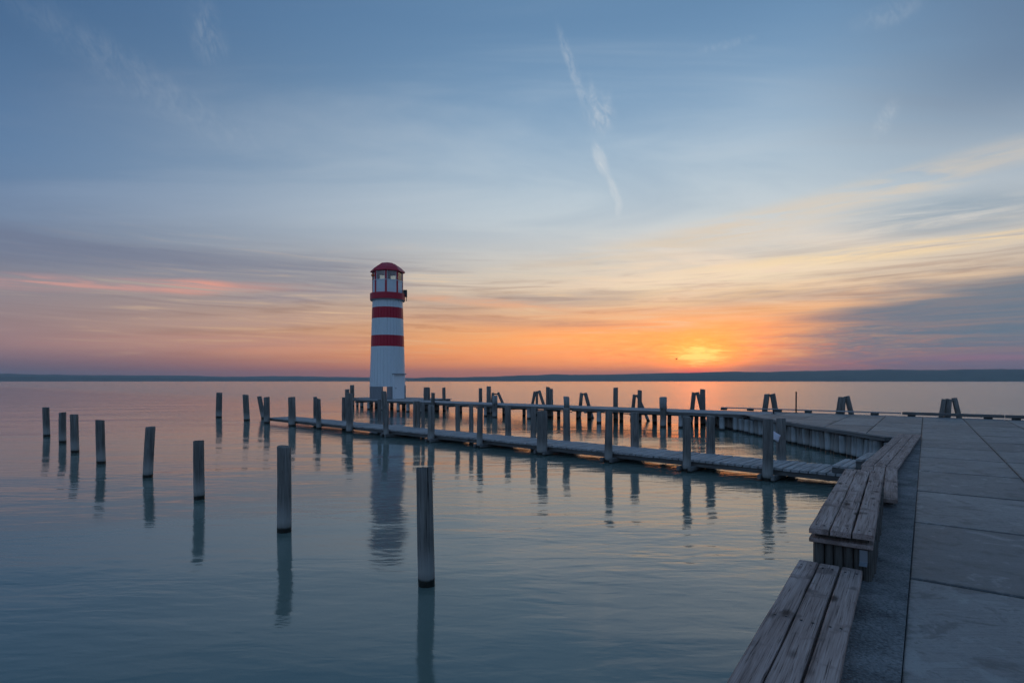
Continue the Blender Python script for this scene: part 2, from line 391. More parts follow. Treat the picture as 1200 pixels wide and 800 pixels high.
def log_mesh(L, r0, r1, segs=12, rings=6, wob=.075, flare=0.0, seed=None, chamfer=.012):
    """round log along +Z from 0 to L, slightly crooked, top end chamfered and uneven"""
    rnd = random.Random(seed if seed is not None else random.random())
    bm = bmesh.new(); vs = []
    prof = [1 + rnd.uniform(-wob, wob) for _ in range(segs)]
    ph = rnd.uniform(0, 6.28); tilt = rnd.uniform(-.05, .05), rnd.uniform(-.05, .05)
    zs = [L * i / rings for i in range(rings + 1)]
    zs[-1] = L - chamfer; zs.append(L)
    for i, z in enumerate(zs):
        f = z / L; r = r0 + (r1 - r0) * f
        if flare and f > .8: r *= 1 + flare * (f - .8) * 5
        if i == len(zs) - 1: r *= .90
        cx, cy = math.sin(ph + f * 3.0) * r0 * .10, math.cos(ph * 1.7 + f * 2.4) * r0 * .10
        ring = []
        for k in range(segs):
            a = 2 * math.pi * k / segs
            rr = r * prof[k] * (1 + rnd.uniform(-wob, wob) * .35)
            x, y = cx + rr * math.cos(a), cy + rr * math.sin(a)
            zz = z + ((x * tilt[0] + y * tilt[1]) * 3 if i >= len(zs) - 2 else 0)
            ring.append(bm.verts.new((x, y, zz)))
        vs.append(ring)
    for a, bq in zip(vs, vs[1:]):
        for k in range(segs):
            f = bm.faces.new((a[k], a[(k + 1) % segs], bq[(k + 1) % segs], bq[k])); f.smooth = True
    bm.faces.new(vs[-1]); bm.faces.new(vs[0][::-1])
    return mesh_of(bm, "log")
def place_log(name, p0, p1, r0, r1, mat, parent=None, **kw):
    p0, p1 = Vector(p0), Vector(p1); d = p1 - p0
    o = obj(name, log_mesh(d.length, r0, r1, **kw), mat, parent)
    q = d.to_track_quat('Z', 'Y'); o.rotation_mode = 'QUATERNION'
    o.rotation_quaternion = q @ Vector((0, 0, 1)).rotation_difference(Vector((0, 0, 1)))
    o.location = p0
    return o
def plank_mesh(L, w, th, seed=0, nx=1, rag=.004, bev=.004):
    """board along local X (0..L), width along Y (0..w), top at z=0, underside at -th; eased edges, ragged ends"""
    rnd = random.Random(seed); bm = bmesh.new()
    sec = [(0, -th), (0, -bev), (bev, 0), (w - bev, 0), (w, -bev), (w, -th)]
    cols = []
    for i in range(nx + 1):
        x = L * i / nx
        cup = rnd.uniform(-.0015, .0015); j0, j1 = rnd.uniform(-rag, rag), rnd.uniform(-rag, rag)
        ring = []
        for k, (y, z) in enumerate(sec):
            yy = y + (j0 if k < 3 else j1) * (1 if 0 < i < nx else .6)
            xx = x + (rnd.uniform(-rag, rag) * 2 if i in (0, nx) and k in (2, 3) else 0)
            ring.append(bm.verts.new((xx, yy, z + cup)))
        cols.append(ring)
    for a, bq in zip(cols, cols[1:]):
        for k in range(6):
            bm.faces.new((a[k], bq[k], bq[(k + 1) % 6], a[(k + 1) % 6]))
    bm.faces.new(cols[0]); bm.faces.new(cols[-1][::-1])
    bmesh.ops.recalc_face_normals(bm, faces=bm.faces)
    return mesh_of(bm, "plank")
def box_mesh(x0, x1, y0, y1, z0, z1, bev=.0):
    bm = bmesh.new()
    v = [bm.verts.new((x, y, z)) for x in (x0, x1) for y in (y0, y1) for z in (z0, z1)]
    for f in ((0, 1, 3, 2), (4, 6, 7, 5), (0, 4, 5, 1), (2, 3, 7, 6), (0, 2, 6, 4), (1, 5, 7, 3)): bm.faces.new([v[i] for i in f])
    bmesh.ops.recalc_face_normals(bm, faces=bm.faces)
    if bev: bmesh.ops.bevel(bm, geom=bm.edges[:], offset=bev, segments=1, affect='EDGES')
    return mesh_of(bm, "box")
def prism_mesh(poly, z0, z1):
    bm = bmesh.new()
    lo = [bm.verts.new((x, y, z0)) for x, y in poly]; hi = [bm.verts.new((x, y, z1)) for x, y in poly]
    bm.faces.new(hi); bm.faces.new(lo[::-1]); n = len(poly)
    for i in range(n): bm.faces.new((lo[i], lo[(i + 1) % n], hi[(i + 1) % n], hi[i]))
    bmesh.ops.recalc_face_normals(bm, faces=bm.faces)
    return mesh_of(bm, "prism")
def clip_half(poly, p, n):             # keep the side where (q-p).n >= 0
    res = []
    for i, a in enumerate(poly):
        bq = poly[(i + 1) % len(poly)]
        da_, db_ = (a - p).dot(n), (bq - p).dot(n)
        if da_ >= 0: res.append(a)
        if (da_ > 0) != (db_ > 0) and abs(da_ - db_) > 1e-9: res.append(a + (bq - a) * (da_ / (da_ - db_)))
    return res

# ------------------------------------------------------------------ water and far shore
bm = bmesh.new(); R = 19000
ring = [bm.verts.new((R * math.cos(a), R * math.sin(a), 0)) for a in [2 * math.pi * k / 48 for k in range(48)]]
bm.faces.new(ring)
struct(obj("lake_water", mesh_of(bm, "lake"), M_WATER))
def hills(name, rows, D, depth, seed):
    rnd = random.Random(seed); bm = bmesh.new(); cols = []
    us = []
    for (u0, v0), (u1, v1) in zip(rows, rows[1:]):
        n = max(2, int(abs(u1 - u0) / 7))
        us += [(u0 + (u1 - u0) * i / n, v0 + (v1 - v0) * i / n) for i in range(n)]
    us.append(rows[-1]); w = 0
    for u, v in us:
        w = w * .82 + rnd.uniform(-.34, .34)
        a = math.atan2(u - 600, F)
        hh = max(4.0, (HZ - v + w * min(1, (HZ - v) / 4)) * math.hypot(F, u - 600) and (HZ - v + w * min(1, (HZ - v) / 4)) / math.hypot(F, u - 600) * D)
        c = []
        for f, k in ((-.5, 0), (-.36, .42), (-.2, .74), (0, 1.0), (.25, .8), (.5, 0)):
            rr = D + f * depth + (rnd.uniform(-.04, .04) * depth if 0 < k < 1 else 0)
            c.append(bm.verts.new((math.sin(a) * rr, math.cos(a) * rr, hh * k * (1 + (rnd.uniform(-.07, .07) if 0 < k < 1 else 0)) - (3 if k == 0 else 0))))
        cols.append(c)
    for a, bq in zip(cols, cols[1:]):
        for i in range(5):
            f = bm.faces.new((a[i], bq[i], bq[i + 1], a[i + 1])); f.smooth = True
    return struct(obj(name, mesh_of(bm, name), M_HILL))
hills("far_hills", [(440, 444.2), (500, 442.6), (545, 441.4), (600, 439.6), (655, 438.2), (690, 438.6), (740, 437.4), (800, 437.0), (850, 435.2), (885, 435.6), (930, 435.0), (975, 433.8), (1040, 433.2), (1100, 432.4), (1160, 431.8), (1230, 432.4), (1700, 433), (3000, 438)], 9000, 2400, 3)
hills("far_hills", [(-900, 440), (-300, 438), (0, 441.0), (90, 441.4), (180, 442.4), (280, 443.0), (345, 443.8), (420, 443.4), (470, 443.8), (520, 444.6)], 11000, 1800, 4)
hills("far_hills", [(-900, 434), (-200, 436), (0, 437.4), (60, 438.4), (130, 439.4), (220, 440.2), (300, 440.6), (400, 441.2), (470, 441.8), (560, 443.8)], 15500, 2500, 5)

# ------------------------------------------------------------------ promenade
A = Vector((.601, .799)); B = Vector((.799, -.601))          # along the quay, away from it
OB = U(1065, 680, DECK).xy                                    # corner on the slab/asphalt joint
BL = U(936, 654.5, 1.0).xy                                    # a point on the water edge (left edge of the benches)
off_bl = (BL - OB).dot(B)
A_END = (U(1080, 509, .97).xy - OB).dot(A)                    # where the benches and the asphalt strip end
P1 = U(887, 488, DECK).xy; P2 = OB + A * A_END + B * (off_bl + .03)
P0 = Vector((11.55, 31.6))
D2 = Vector((.7507, -.6606)); N2 = Vector((.6606, .7507)); K2 = 28.05
def on2(u, off=0.0):                                          # a photo column met with a line along the upper jetty
    t_ = (u - 600) / F; y = (K2 + off) / (N2.x * t_ + N2.y)
    return Vector((t_ * y, y))
BACK = 3.5
b0 = on2(843, BACK)
back_far = b0 + D2 * 40
def ab(a, b_): return OB + A * a + B * b_
near_l = ab(-16, off_bl + .06)
quay = [near_l, ab(A_END, off_bl + .06), P1, on2(872, 0.5), b0, back_far, ab(-16, 30)]
prom = struct(obj("promenade", prism_mesh([tuple(p) for p in quay], -1.2, DECK - .028), M_JOINT))
strip = struct(obj("asphalt_strip", prism_mesh([tuple(ab(a, b_)) for a, b_ in ((-16, off_bl + .07), (A_END - .05, off_bl + .07), (A_END - .05, .003), (-16, .003))], DECK - .02, DECK - .003), M_ASPH))
SLW, SLL, GAP, GAPC = 1.40, 2.30, .008, .017
a_ph = (U(1072.5, 611, DECK).xy - OB).dot(A)
rnd = random.Random(11)
edge_pts = [P2, P1]; e_dir = (P1 - P2).normalized(); e_n = Vector((e_dir.y, -e_dir.x))
if e_n.x < 0: e_n = -e_n
for j in range(-6, 12):
    for i in range(-4, 15):
        a0, a1 = a_ph + i * SLL + GAPC, a_ph + (i + 1) * SLL - GAPC
        c0, c1 = j * SLW + GAP, (j + 1) * SLW - GAP
        if j < 0: a0 = max(a0, A_END + .02)
        if a1 - a0 < .1: continue
        poly = [ab(a0, c0), ab(a1, c0), ab(a1, c1), ab(a0, c1)]
        poly = clip_half(poly, P1 - e_n * .06, e_n) if j < 0 else poly
        if len(poly) > 2: poly = clip_half(poly, on2(900, BACK), -N2)
        if len(poly) > 2 and j < 0: poly = clip_half(poly, on2(872, 0.5), D2)
        if len(poly) < 3: continue
        cen = sum(poly, Vector((0, 0))) / len(poly)
        if cen.y < -2 and abs(cen.x) > 6: continue
        if cen.x > 1.15 * max(cen.y, 0) + 7: continue
        bm = bmesh.new(); zt = DECK + rnd.uniform(-.003, .003); tx, ty = rnd.uniform(-.0015, .0015), rnd.uniform(-.0015, .0015)
        def zz(p): return zt + (p.x - cen.x) * tx + (p.y - cen.y) * ty
        def inset(p, d): 
            v_ = cen - p; return p + v_ * (d / max(v_.length, .01))
        def lo2(p): p = p - cen; return (p.dot(A), -p.dot(B))
        top = [bm.verts.new((*lo2(inset(p, .014)), zz(p))) for p in poly]
        mid = [bm.verts.new((*lo2(p), zz(p) - .008)) for p in poly]
        bot = [bm.verts.new((*lo2(p), DECK - .026)) for p in poly]
        bm.faces.new(top); n = len(poly)
        for q in range(n):
            bm.faces.new((mid[q], mid[(q + 1) % n], top[(q + 1) % n], top[q])); bm.faces.new((bot[q], bot[(q + 1) % n], mid[(q + 1) % n], mid[q]))
        bmesh.ops.recalc_face_normals(bm, faces=bm.faces)
        obj("slab", mesh_of(bm, "slab"), M_SLAB, prom, loc=(cen.x, cen.y, 0), rot=(0, 0, math.atan2(A.y, A.x)))

# ------------------------------------------------------------------ log palisade along the inner basin
pal = empty("log_palisade", (P1.x, P1.y, 0)); tag(pal, "pale upright logs of the basin wall below the promenade slabs", "log wall")
def pal_row(p, q, top, mat_r=(M_PALE, M_LOG), inset=.0):
    L = (q - p).length; d = (q - p) / L; s = 0.0; k = 0
    while s < L:
        r = rnd.uniform(.095, .165)
        c = p + d * (s + r)
        ln = Vector((rnd.uniform(-.04, .04), rnd.uniform(-.05, .05)))
        m = mat_r[0] if rnd.random() < .58 else mat_r[1]
        lo = c - ln
        o = place_log("log", (lo.x - pal.location.x, lo.y - pal.location.y, -.5), (c.x + ln.x - pal.location.x, c.y + ln.y - pal.location.y, top + rnd.uniform(-.03, .02)), r * 1.05, r * .95, m, pal, segs=12, rings=5, wob=.08)
        s += 2 * r + rnd.uniform(.01, .06); k += 1
face = P1 - P2; fn = Vector((face.y, -face.x)).normalized(); fn = -fn if fn.x > 0 else fn
pal_row(P1 + fn * .0, P2 + fn * .0, DECK - .16)
pal_row(P0, P1 + Vector((-.05, .3)), DECK - .2)
# the coping beam on top of the palisade
cop_a, cop_b = P1 + fn * .22 - face.normalized() * -.25, P2 + fn * .20
L = (cop_b - cop_a).length; ang = math.atan2((cop_b - cop_a).y, (cop_b - cop_a).x)
cop = obj("edge_beam", box_mesh(0, L, 0, .30, DECK - .13, DECK - .012, .008), M_BEAM, pal); cop.location = (cop_a.x - pal.location.x, cop_a.y - pal.location.y, 0); cop.rotation_euler = (0, 0, ang)

# ------------------------------------------------------------------ low jetty
D1 = Vector((.7433, -.669)); N1 = Vector((.669, .7433)); K1 = .7433 * 19.64
def on1(u, off=0.0):
    t_ = (u - 600) / F; y = (K1 + off) / (N1.x * t_ + N1.y)
    return Vector((t_ * y, y))
def ztop(v, y): return H - (v - HZ) * y / F
org1 = on1(313)
low = empty("low_jetty", (org1.x, org1.y, 0), math.atan2(D1.y, D1.x))
tag(low, "long low plank jetty with round posts crossing the calm water in front", "jetty")
def loc1(p): p = p - org1; return p.dot(D1), p.dot(N1)
LWID = 1.50
s_end = loc1(on1(1003, .12))[0]; s_start = -.1
PW = .195
meshes = [plank_mesh(LWID + .04, PW - .032, .06, seed=k) for k in range(7)]
n = int((s_end - s_start) / PW)
for k in range(n):
    me = meshes[k % 7] if rnd.random() < .6 else rnd.choice(meshes)
    o = obj("plank", me, M_PLANK, low)
    o.location = (s_start + k * PW + PW + rnd.uniform(-.004, .004), .10 + rnd.uniform(-.015, .015), LOW + rnd.uniform(-.005, .004))
    o.rotation_euler = (rnd.uniform(-.006, .006), rnd.uniform(-.004, .004), rad(90) + rnd.uniform(-.006, .006))
step_s = [loc1(on1(u))[0] for u in (313, 373.7, 409.5, 452.8, 505, 562.5, 635, 713.3, 804.3, 899.5)] + [s_end]
for off in (.20, LWID - .09):
    for k, (sa, sb) in enumerate(zip([s_start] + step_s[1:-1], step_s[1:])):
        o = obj("stringer", box_mesh(0, sb - sa - .012, 0, .09, LOW - .20, LOW - .070, .006), M_BEAM, low)
        o.location = (sa, off, rnd.uniform(-.006, .004)); o.rotation_euler = (0, rnd.uniform(-.002, .002), 0)
def post_px(u, vt, wpx, off, lean=0.0, mat=M_LOG, u_base=None):
    p = on1(u, off); z = ztop(vt, p.y); r = wpx / 2 * p.y / F
    return p, z, r
near_row = [(313, 465, 6.5, 0), (342, 465, 8, 0), (373.7, 467, 5.6, -.8), (409.5, 460.6, 7.6, 0), (452.8, 458.4, 6.2, -2.6), (505, 474.5, 8, 0), (562.5, 476.7, 7, 0), (635, 481.3, 12, 0), (713.3, 481.9, 8.8, 0), (804.3, 488, 9.2, 0), (899.5, 490.6, 11.4, .4)]
far_row = [(309.5, 464.5, 5, -5.5), (370, 465, 4.6, -.5), (403, 465.6, 5.2, 0), (406.8, 456, 5.2, 0), (444.8, 468, 4.6, 0), (454.2, 471.6, 4, 0), (486, 470, 4.4, 0), (490.6, 470, 4.4, 0), (495.6, 471, 4.6, 0), (536.8, 474, 5.6, -.6), (552.6, 474.5, 5.2, -.8), (595.3, 475.3, 7.4, 0), (625, 477.5, 6.4, -.6), (663.8, 478.5, 8.2, 0), (743.4, 483, 9.4, 0), (833.5, 487.4, 10.4, 0), (915.8, 490, 10.2, 0)]
for rowi, (rows, off) in enumerate(((near_row, 0.0), (far_row, LWID + .27))):
    for u, vt, w, lean in rows:
        p, z, r = post_px(u, vt, w, off)
        tp = p + Vector((lean * p.y / F, 0))
        a0, b0_ = loc1(p - (tp - p) * .4); a1, b1_ = loc1(tp)
        place_log("post", (a0, b0_, -.7), (a1, b1_, z), r * 1.04, r * .96, M_LOG, low, segs=14, rings=6)
for u in (452.8, 505, 562.5, 635, 713.3, 804.3, 899.5):      # paired cross timbers clamped to the posts
    s, r_ = loc1(on1(u))[0], .12 if u != 635 else .17
    for sg in (-1, 1):
        o = obj("crossbeam", box_mesh(-.045, .045, -.17, LWID + .42, .02, .142, .012), M_BEAM, low)
        o.location = (s + sg * (r_ + .045), rnd.uniform(-.03, .03), rnd.uniform(-.01, .01)); o.rotation_euler = (rnd.uniform(-.01, .01), 0, rnd.uniform(-.01, .01))

# paper on the far post by the end of the jetty
pp = on1(909.6, LWID + .10); zc = ztop(511.5, pp.y)
bm = bmesh.new(); W_, H_ = .30, .19; g_ = []
for i in range(9):
    x = -W_ / 2 + W_ * i / 8
    g_.append([bm.verts.new((x, .02 * math.sin(i * .9) + .10 * (x / W_) ** 2, -H_ / 2 + H_ * j / 4)) for j in range(5)])
for i in range(8):
    for j in range(4): bm.faces.new((g_[i][j], g_[i + 1][j], g_[i + 1][j + 1], g_[i][j + 1])).smooth = True
pm = obj("paper_notice", mesh_of(bm, "paper"), M_PAPER, loc=(pp.x, pp.y, zc), rot=(0, rad(34), rad(-8)))
sol = pm.modifiers.new("thickness", 'SOLIDIFY'); sol.thickness = .002
tag(pm, "crumpled white paper notice hanging from a post near the jetty's right end", "notice")

# steps from the low jetty up to the quay
for ua, ub, z, w0, lab in ((973, 1001.5, .51, .06, "lower plank step at the landward end of the low jetty"), (1001.5, 1046, .71, .02, "upper plank step tucked against the long low bench")):
    sa, sb = loc1(on1(ua, .12))[0], loc1(on1(ub, .12))[0]
    st = empty("plank_step", (0, 0, 0), math.atan2(D1.y, D1.x)); q = org1 + D1 * sa; st.location = (q.x, q.y, 0); tag(st, lab, "step", "plank steps at the jetty end")
    nn = max(3, round((sb - sa) / .19)); pw = (sb - sa) / nn
    for k in range(nn):
        o = obj("plank", plank_mesh(LWID + .06 - w0, pw - .016, .045, seed=40 + k), M_PLANK, st)
        o.location = (k * pw + pw, .08 + w0, z + rnd.uniform(-.003, .003)); o.rotation_euler = (0, 0, rad(90))
    obj("riser", box_mesh(.02, sb - sa - .01, .11 + w0, .16 + w0, LOW + .005 if ua < 990 else LOW - .2, z - .048, .004), M_BEAM, st)
    obj("riser", box_mesh(.02, sb - sa - .01, LWID - .02, LWID + .05, LOW + .005 if ua < 990 else LOW - .2, z - .048, .004), M_BEAM, st)
    obj("side_board", box_mesh(.025, .065, .165 + w0, LWID - .025, LOW + .006, z - .049, .004), M_BEAM, st)

# ------------------------------------------------------------------ benches on the quay edge
bm = bmesh.new(); bmesh.ops.create_cone(bm, cap_ends=True, segments=8, radius1=.0085, radius2=.007, depth=.006)
SCREW = mesh_of(bm, "screw"); SCREW.materials.append(M_METAL)
def bench(name, label, a0, a1, boff, z, nb, bw, th, gap, seedb, nx, joints=None):
    o_ = ab(a0, boff); e_ = empty(name, (o_.x, o_.y, DECK), math.atan2(A.y, A.x)); tag(e_, label, "bench", "plank benches along the quay edge")
    L = a1 - a0; rr = random.Random(seedb)
    # local x along the quay, local y to the water
    for k in range(nb):
        y = -(k + 1) * bw + gap / 2
        cuts = [0] + (joints[k] if joints else []) + [L]
        for x0, x1 in zip(cuts, cuts[1:]):
            o = obj("plank", plank_mesh(x1 - x0 - .006, bw - gap, th, seed=seedb * 10 + k, nx=nx, rag=.003, bev=.007), M_BENCH, e_)
            o.location = (x0 + rr.uniform(-.012, .012), y, z - DECK + rr.uniform(-.003, .003)); o.rotation_euler = (rr.uniform(-.008, .008), 0, rr.uniform(-.0015, .0015))
    for k in range(nb):
        for x in [.14 + i_ * (L - .28) / max(1, round(L / 1.3)) for i_ in range(round(L / 1.3) + 1)]:
            for dy in (.28, .72):
                o = obj("screw", SCREW, None, e_); o.location = (x + rr.uniform(-.01, .01), -(k + dy) * bw + rr.uniform(-.006, .006), z - DECK + .001)
    return e_, L
aL = (U(936, 654.5, 1.0).xy - OB).dot(A)
zm = 1.254
am0 = (U(985, 621.5, zm).xy - OB).dot(A); am1 = (U(1014, 550, zm).xy - OB).dot(A)
bmL = ((U(947, 617, zm).xy - OB).dot(B) + (U(989, 549, zm).xy - OB).dot(B)) / 2
bmR = ((U(1023.7, 625.7, zm).xy - OB).dot(B) + (U(1038, 551, zm).xy - OB).dot(B)) / 2
bl0 = off_bl; blR = (U(1011, 671, 1.0).xy - OB).dot(B)
at0 = (U(1044, 585, .97).xy - OB).dot(A)
btR = ((U(1052.5, 586, .97).xy - OB).dot(B) + (U(1080, 509, .97).xy - OB).dot(B)) / 2
print("bench", aL, am0, am1, bmL, bmR, bl0, blR, at0, btR, A_END, off_bl)
lowb, L = bench("plank_bench", "nearest low three-plank bench running out of the bottom of the picture", aL - 5.0, aL, bl0, 1.0, 3, (blR - bl0) / 3, .05, .012, 3, 14)
for x in (.6, 2.6, 4.3): obj("support", box_mesh(x, x + .12, -(blR - bl0) + .05, -.05, -.02, .088, .004), M_BASE, lowb)
for k in range(3):
    pass
midb, L = bench("plank_bench", "raised three-plank bench on a stout block of upright posts", am0, am1, bmL, zm, 3, (bmR - bmL) / 3, .045, .011, 4, 14)
Wm = bmR - bmL
def lay(bo, p, q, back=0.0):           # lay a bench along its own left edge p -> q
    d = (q - p).normalized(); o_ = p - d * back
    bo.location = (o_.x, o_.y, DECK); bo.rotation_euler = (0, 0, math.atan2(d.y, d.x))
lay(midb, U(947, 617, zm).xy, U(989, 549, zm).xy)
lay(lowb, U(849, 800, 1.0).xy, U(936, 654.5, 1.0).xy, 5.0 - (U(936, 654.5, 1.0).xy - U(849, 800, 1.0).xy).length)
obj("under_board", box_mesh(.008, L - .05, -Wm + .01, -.005, zm - DECK - .125, zm - DECK - .092, .004), M_BENCH, midb)
for x in (.10, 1.2, 2.3, 3.2): obj('bearer', box_mesh(x, x + .08, -Wm + .04, -.04, zm - DECK - .0915, zm - DECK - .046, .003), M_BASE, midb)
x = .075; k = 0
yy = -.035
while yy > -Wm + .05:                  # near end face
    r = rnd.uniform(.032, .045)
    place_log("post", (.085 + rnd.uniform(-.006, .006), yy - r, -.25), (.085, yy - r, zm - DECK - .127), r, r, M_BASE, midb, segs=10, rings=3, wob=.06)
    yy -= 2 * r + rnd.uniform(-.004, .004)
xx = .16
while xx < L - .1:                     # landward and water faces
    r = rnd.uniform(.05, .07)
    place_log("post", (xx + r, -Wm + .06, -.08), (xx + r, -Wm + .065, zm - DECK - .127), r, r, M_BASE, midb, segs=10, rings=3, wob=.06)
    place_log("post", (xx + r, -.07, -1.4), (xx + r, -.075, zm - DECK - .127), r, r, M_BASE, midb, segs=10, rings=3, wob=.06)
    xx += 2 * r + rnd.uniform(0, .02)
bm = bmesh.new()
pts = [(0, .11), (0, .012), (-.07, .0)]
vs = [[bm.verts.new((x_, y_, z_)) for x_, z_ in pts] for y_ in (-.028, .028)]
for i in range(2): bm.faces.new((vs[0][i], vs[1][i], vs[1][i + 1], vs[0][i + 1]))
br = obj("bracket", mesh_of(bm, "bracket"), M_STEEL, midb, loc=(.028, -Wm * .84, 1.0 - DECK + .006)); br.modifiers.new("thickness", 'SOLIDIFY').thickness = .005
def bench_pts(label, c0, c1, width, joints, seedb):
    bo, L = bench("plank_bench", label, 0, (c1 - c0).length, 0, .97, 3, width / 3, .045, .010, seedb, 10, joints)
    dirt = (c1 - c0).normalized(); nl = Vector((-dirt.y, dirt.x)); q = c0 + nl * width
    bo.location = (q.x, q.y, DECK); bo.rotation_euler = (0, 0, math.atan2(dirt.y, dirt.x))
    x = .3
    while x < L - .2: obj("support", box_mesh(x, x + .12, -width + .05, -.05, -.02, .062, .004), M_BASE, bo); x += 1.4
kink = U(1052.3, 548, .97).xy
bench_pts("short low bench just beyond the raised one, its near end showing beside it", U(1052.5, 586, .97).xy, kink - Vector((.006, .008)), .53, None, 6)
bench_pts("long low bench of grey boards reaching the far end of the asphalt strip", kink, U(1080, 509, .97).xy, .56, [[2.6], [4.1], [1.9, 5.2]], 8)
# quay face posts under the benches
face_l = empty("log_palisade", (BL.x, BL.y, 0), math.atan2(A.y, A.x)); tag(face_l, "dark upright posts of the quay face under the benches", "log wall")
x = -6.0
while x < A_END - aL - .2:
    r = rnd.uniform(.07, .1)
    place_log("log", (x, -.16, -.6), (x + rnd.uniform(-.02, .02), -.16, DECK - .04 + rnd.uniform(-.03, .02)), r, r, M_LOG, face_l, segs=10, rings=3)
    x += 2 * r + .01

# ------------------------------------------------------------------ upper jetty
org2 = on2(412); JW = 2.7; FAS = .18
up = empty("upper_jetty", (org2.x, org2.y, 0), math.atan2(D2.y, D2.x)); tag(up, "higher plank jetty on posts leading from the quay to the lighthouse", "jetty")
def loc2(p): p = p - org2; return p.dot(D2), p.dot(N2)
S_END = loc2(on2(893, .3))[0]
nb = 13; bw = JW / nb
for k in range(nb):
    s = -.2; first = True
    while s < S_END:
        l = rnd.uniform(2.4, 4.6); e = min(S_END, s + l)
        if S_END - e < .6: e = S_END
        o = obj("plank", plank_mesh(e - s - .008, bw - .012, .045, seed=100 + k, nx=2), M_PLANK, up)
        o.location = (s, k * bw, DECK + .003 + rnd.uniform(-.004, .004)); s = e
for off, zb in ((.04, FAS), (JW * .5, FAS), (JW - .14, FAS)):
    s = -.1
    while s < S_END - .1:
        e = min(S_END, s + 4.8)
        o = obj("stringer", box_mesh(0, e - s - .01, 0, .10, DECK - zb, DECK - .046, .006), M_BEAM, up); o.location = (s, off, rnd.uniform(-.005, .005)); s = e
s = 6.0
while s < S_END - 2.5:
    e = min(S_END - 2, s + 5.5)
    place_log("brace", (s, JW + .12, .47 + rnd.uniform(-.05, .05)), (e, JW + .12, .44 + rnd.uniform(-.06, .06)), .035, .03, M_LOG, up, segs=8, rings=2); s = e
def up_post(u, off, vt=None, wpx=5, zt=None, lean=0.0, mat=M_LOG, cap=False):
    p = on2(u, off); z = zt if zt is not None else ztop(vt, p.y); r = wpx / 2 * p.y / F
    a0, b0_ = loc2(p); a1 = a0 + lean * p.y / F
    o = place_log("post", (a0, b0_, -.7), (a1, b0_, z), r * 1.03, r * .97, mat, up, segs=12, rings=5)
    if cap:
        place_log("cap", (0, 0, z + .7 - .62), (0, 0, z + .7 + .01), r * 1.12, r * 1.15, M_PALE, o, segs=12, rings=2, wob=.02)
    return o
for u, vt, w, ln in ((500, 454, 7.6, 0), (521, 454, 4.0, -1), (563, 454.8, 4.2, 0), (572.6, 452.5, 5.2, 0), (642.4, 453.3, 5, 0), (645.8, 455.5, 5, 0), (721.8, 454, 5.6, 0), (749.5, 457, 4.8, 0), (823.5, 456, 6.2, 0)):
    up_post(u, JW + .2, vt, w, lean=ln)
up_post(412.5, JW + .2, 451, 4.6, lean=0)
for u, vt, w, cp in ((507.3, 460, 4.5, False), (579.8, 463.4, 5.8, True), (664, 465, 6.0, True), (777.2, 465.4, 7.4, True)):
    up_post(u, -.17, vt, w, cap=cp)
for u, w in ((432, 3.6), (447, 4), (466.5, 4), (478, 4.4), (492, 4.2), (569, 3.8), (619.8, 4.6), (702, 5.6), (797.6, 5.4), (846, 6), (862, 6)):
    up_post(u, .1, None, w, zt=DECK - FAS - .004, mat=M_PALE)
for u, w in ((424, 4), (441, 4), (459, 4), (473, 4.5), (487, 4), (512, 6), (540, 4), (590.5, 4), (614, 4), (644.4, 5), (654.5, 4), (676.6, 3.4), (690.5, 5), (728.5, 4.6), (767, 5.6), (784.5, 4.6), (816, 5), (836, 5)):
    up_post(u, JW - .35, None, w, zt=DECK - FAS - .004, mat=M_LOG)
for s in [x * 3.1 + .6 for x in range(int(S_END / 3.1))]:
    place_log("crossbeam", (s, .0, DECK - FAS - .075), (s, JW + .05, DECK - FAS - .075), .065, .065, M_LOG, up, segs=10, rings=2)
# beam end sticking out on the left
place_log("beam_end", (-1.35, .7, DECK - .10), (.3, .7, DECK - .10), .075, .075, M_LOG, up, segs=8, rings=2)

# ------------------------------------------------------------------ lighthouse platform
LX, LY = (454.3 - 600) / F * 51.5, 51.5
plat = empty("lighthouse_platform", (LX, LY, 0), math.atan2(D2.y, D2.x)); tag(plat, "plank platform on short piles under the lighthouse", "platform")
pl_s0, pl_s1 = loc2(on2(412, JW))[0] + .2, loc2(on2(489, JW))[0] - .2
c_s, c_n = (Vector((LX, LY)) - org2).dot(D2), (Vector((LX, LY)) - org2).dot(N2)
pd0, pd1 = JW + .03 - c_n, JW + 4.2 - c_n
y = pd0; k = 0
while y < pd1:
    o = obj("plank", plank_mesh(pl_s1 - pl_s0, .19, .045, seed=300 + k, nx=3), M_PLANK, plat); o.location = (pl_s0 - c_s, y, DECK + rnd.uniform(-.004, .004)); y += .205; k += 1
for x in (pl_s0 - c_s + .1, pl_s0 - c_s + 2.2, pl_s1 - c_s - 2.3, pl_s1 - c_s - .25):
    obj("bearer", box_mesh(x, x + .14, pd0 + .02, pd1 - .02, DECK - .24, DECK - .047, .006), M_BEAM, plat)
    for yy in (pd0 + .4, (pd0 + pd1) / 2, pd1 - .3):
        place_log("pile", (x + .07, yy, -.7), (x + .07, yy, DECK - .242), .14, .13, M_LOG, plat, segs=12, rings=3)

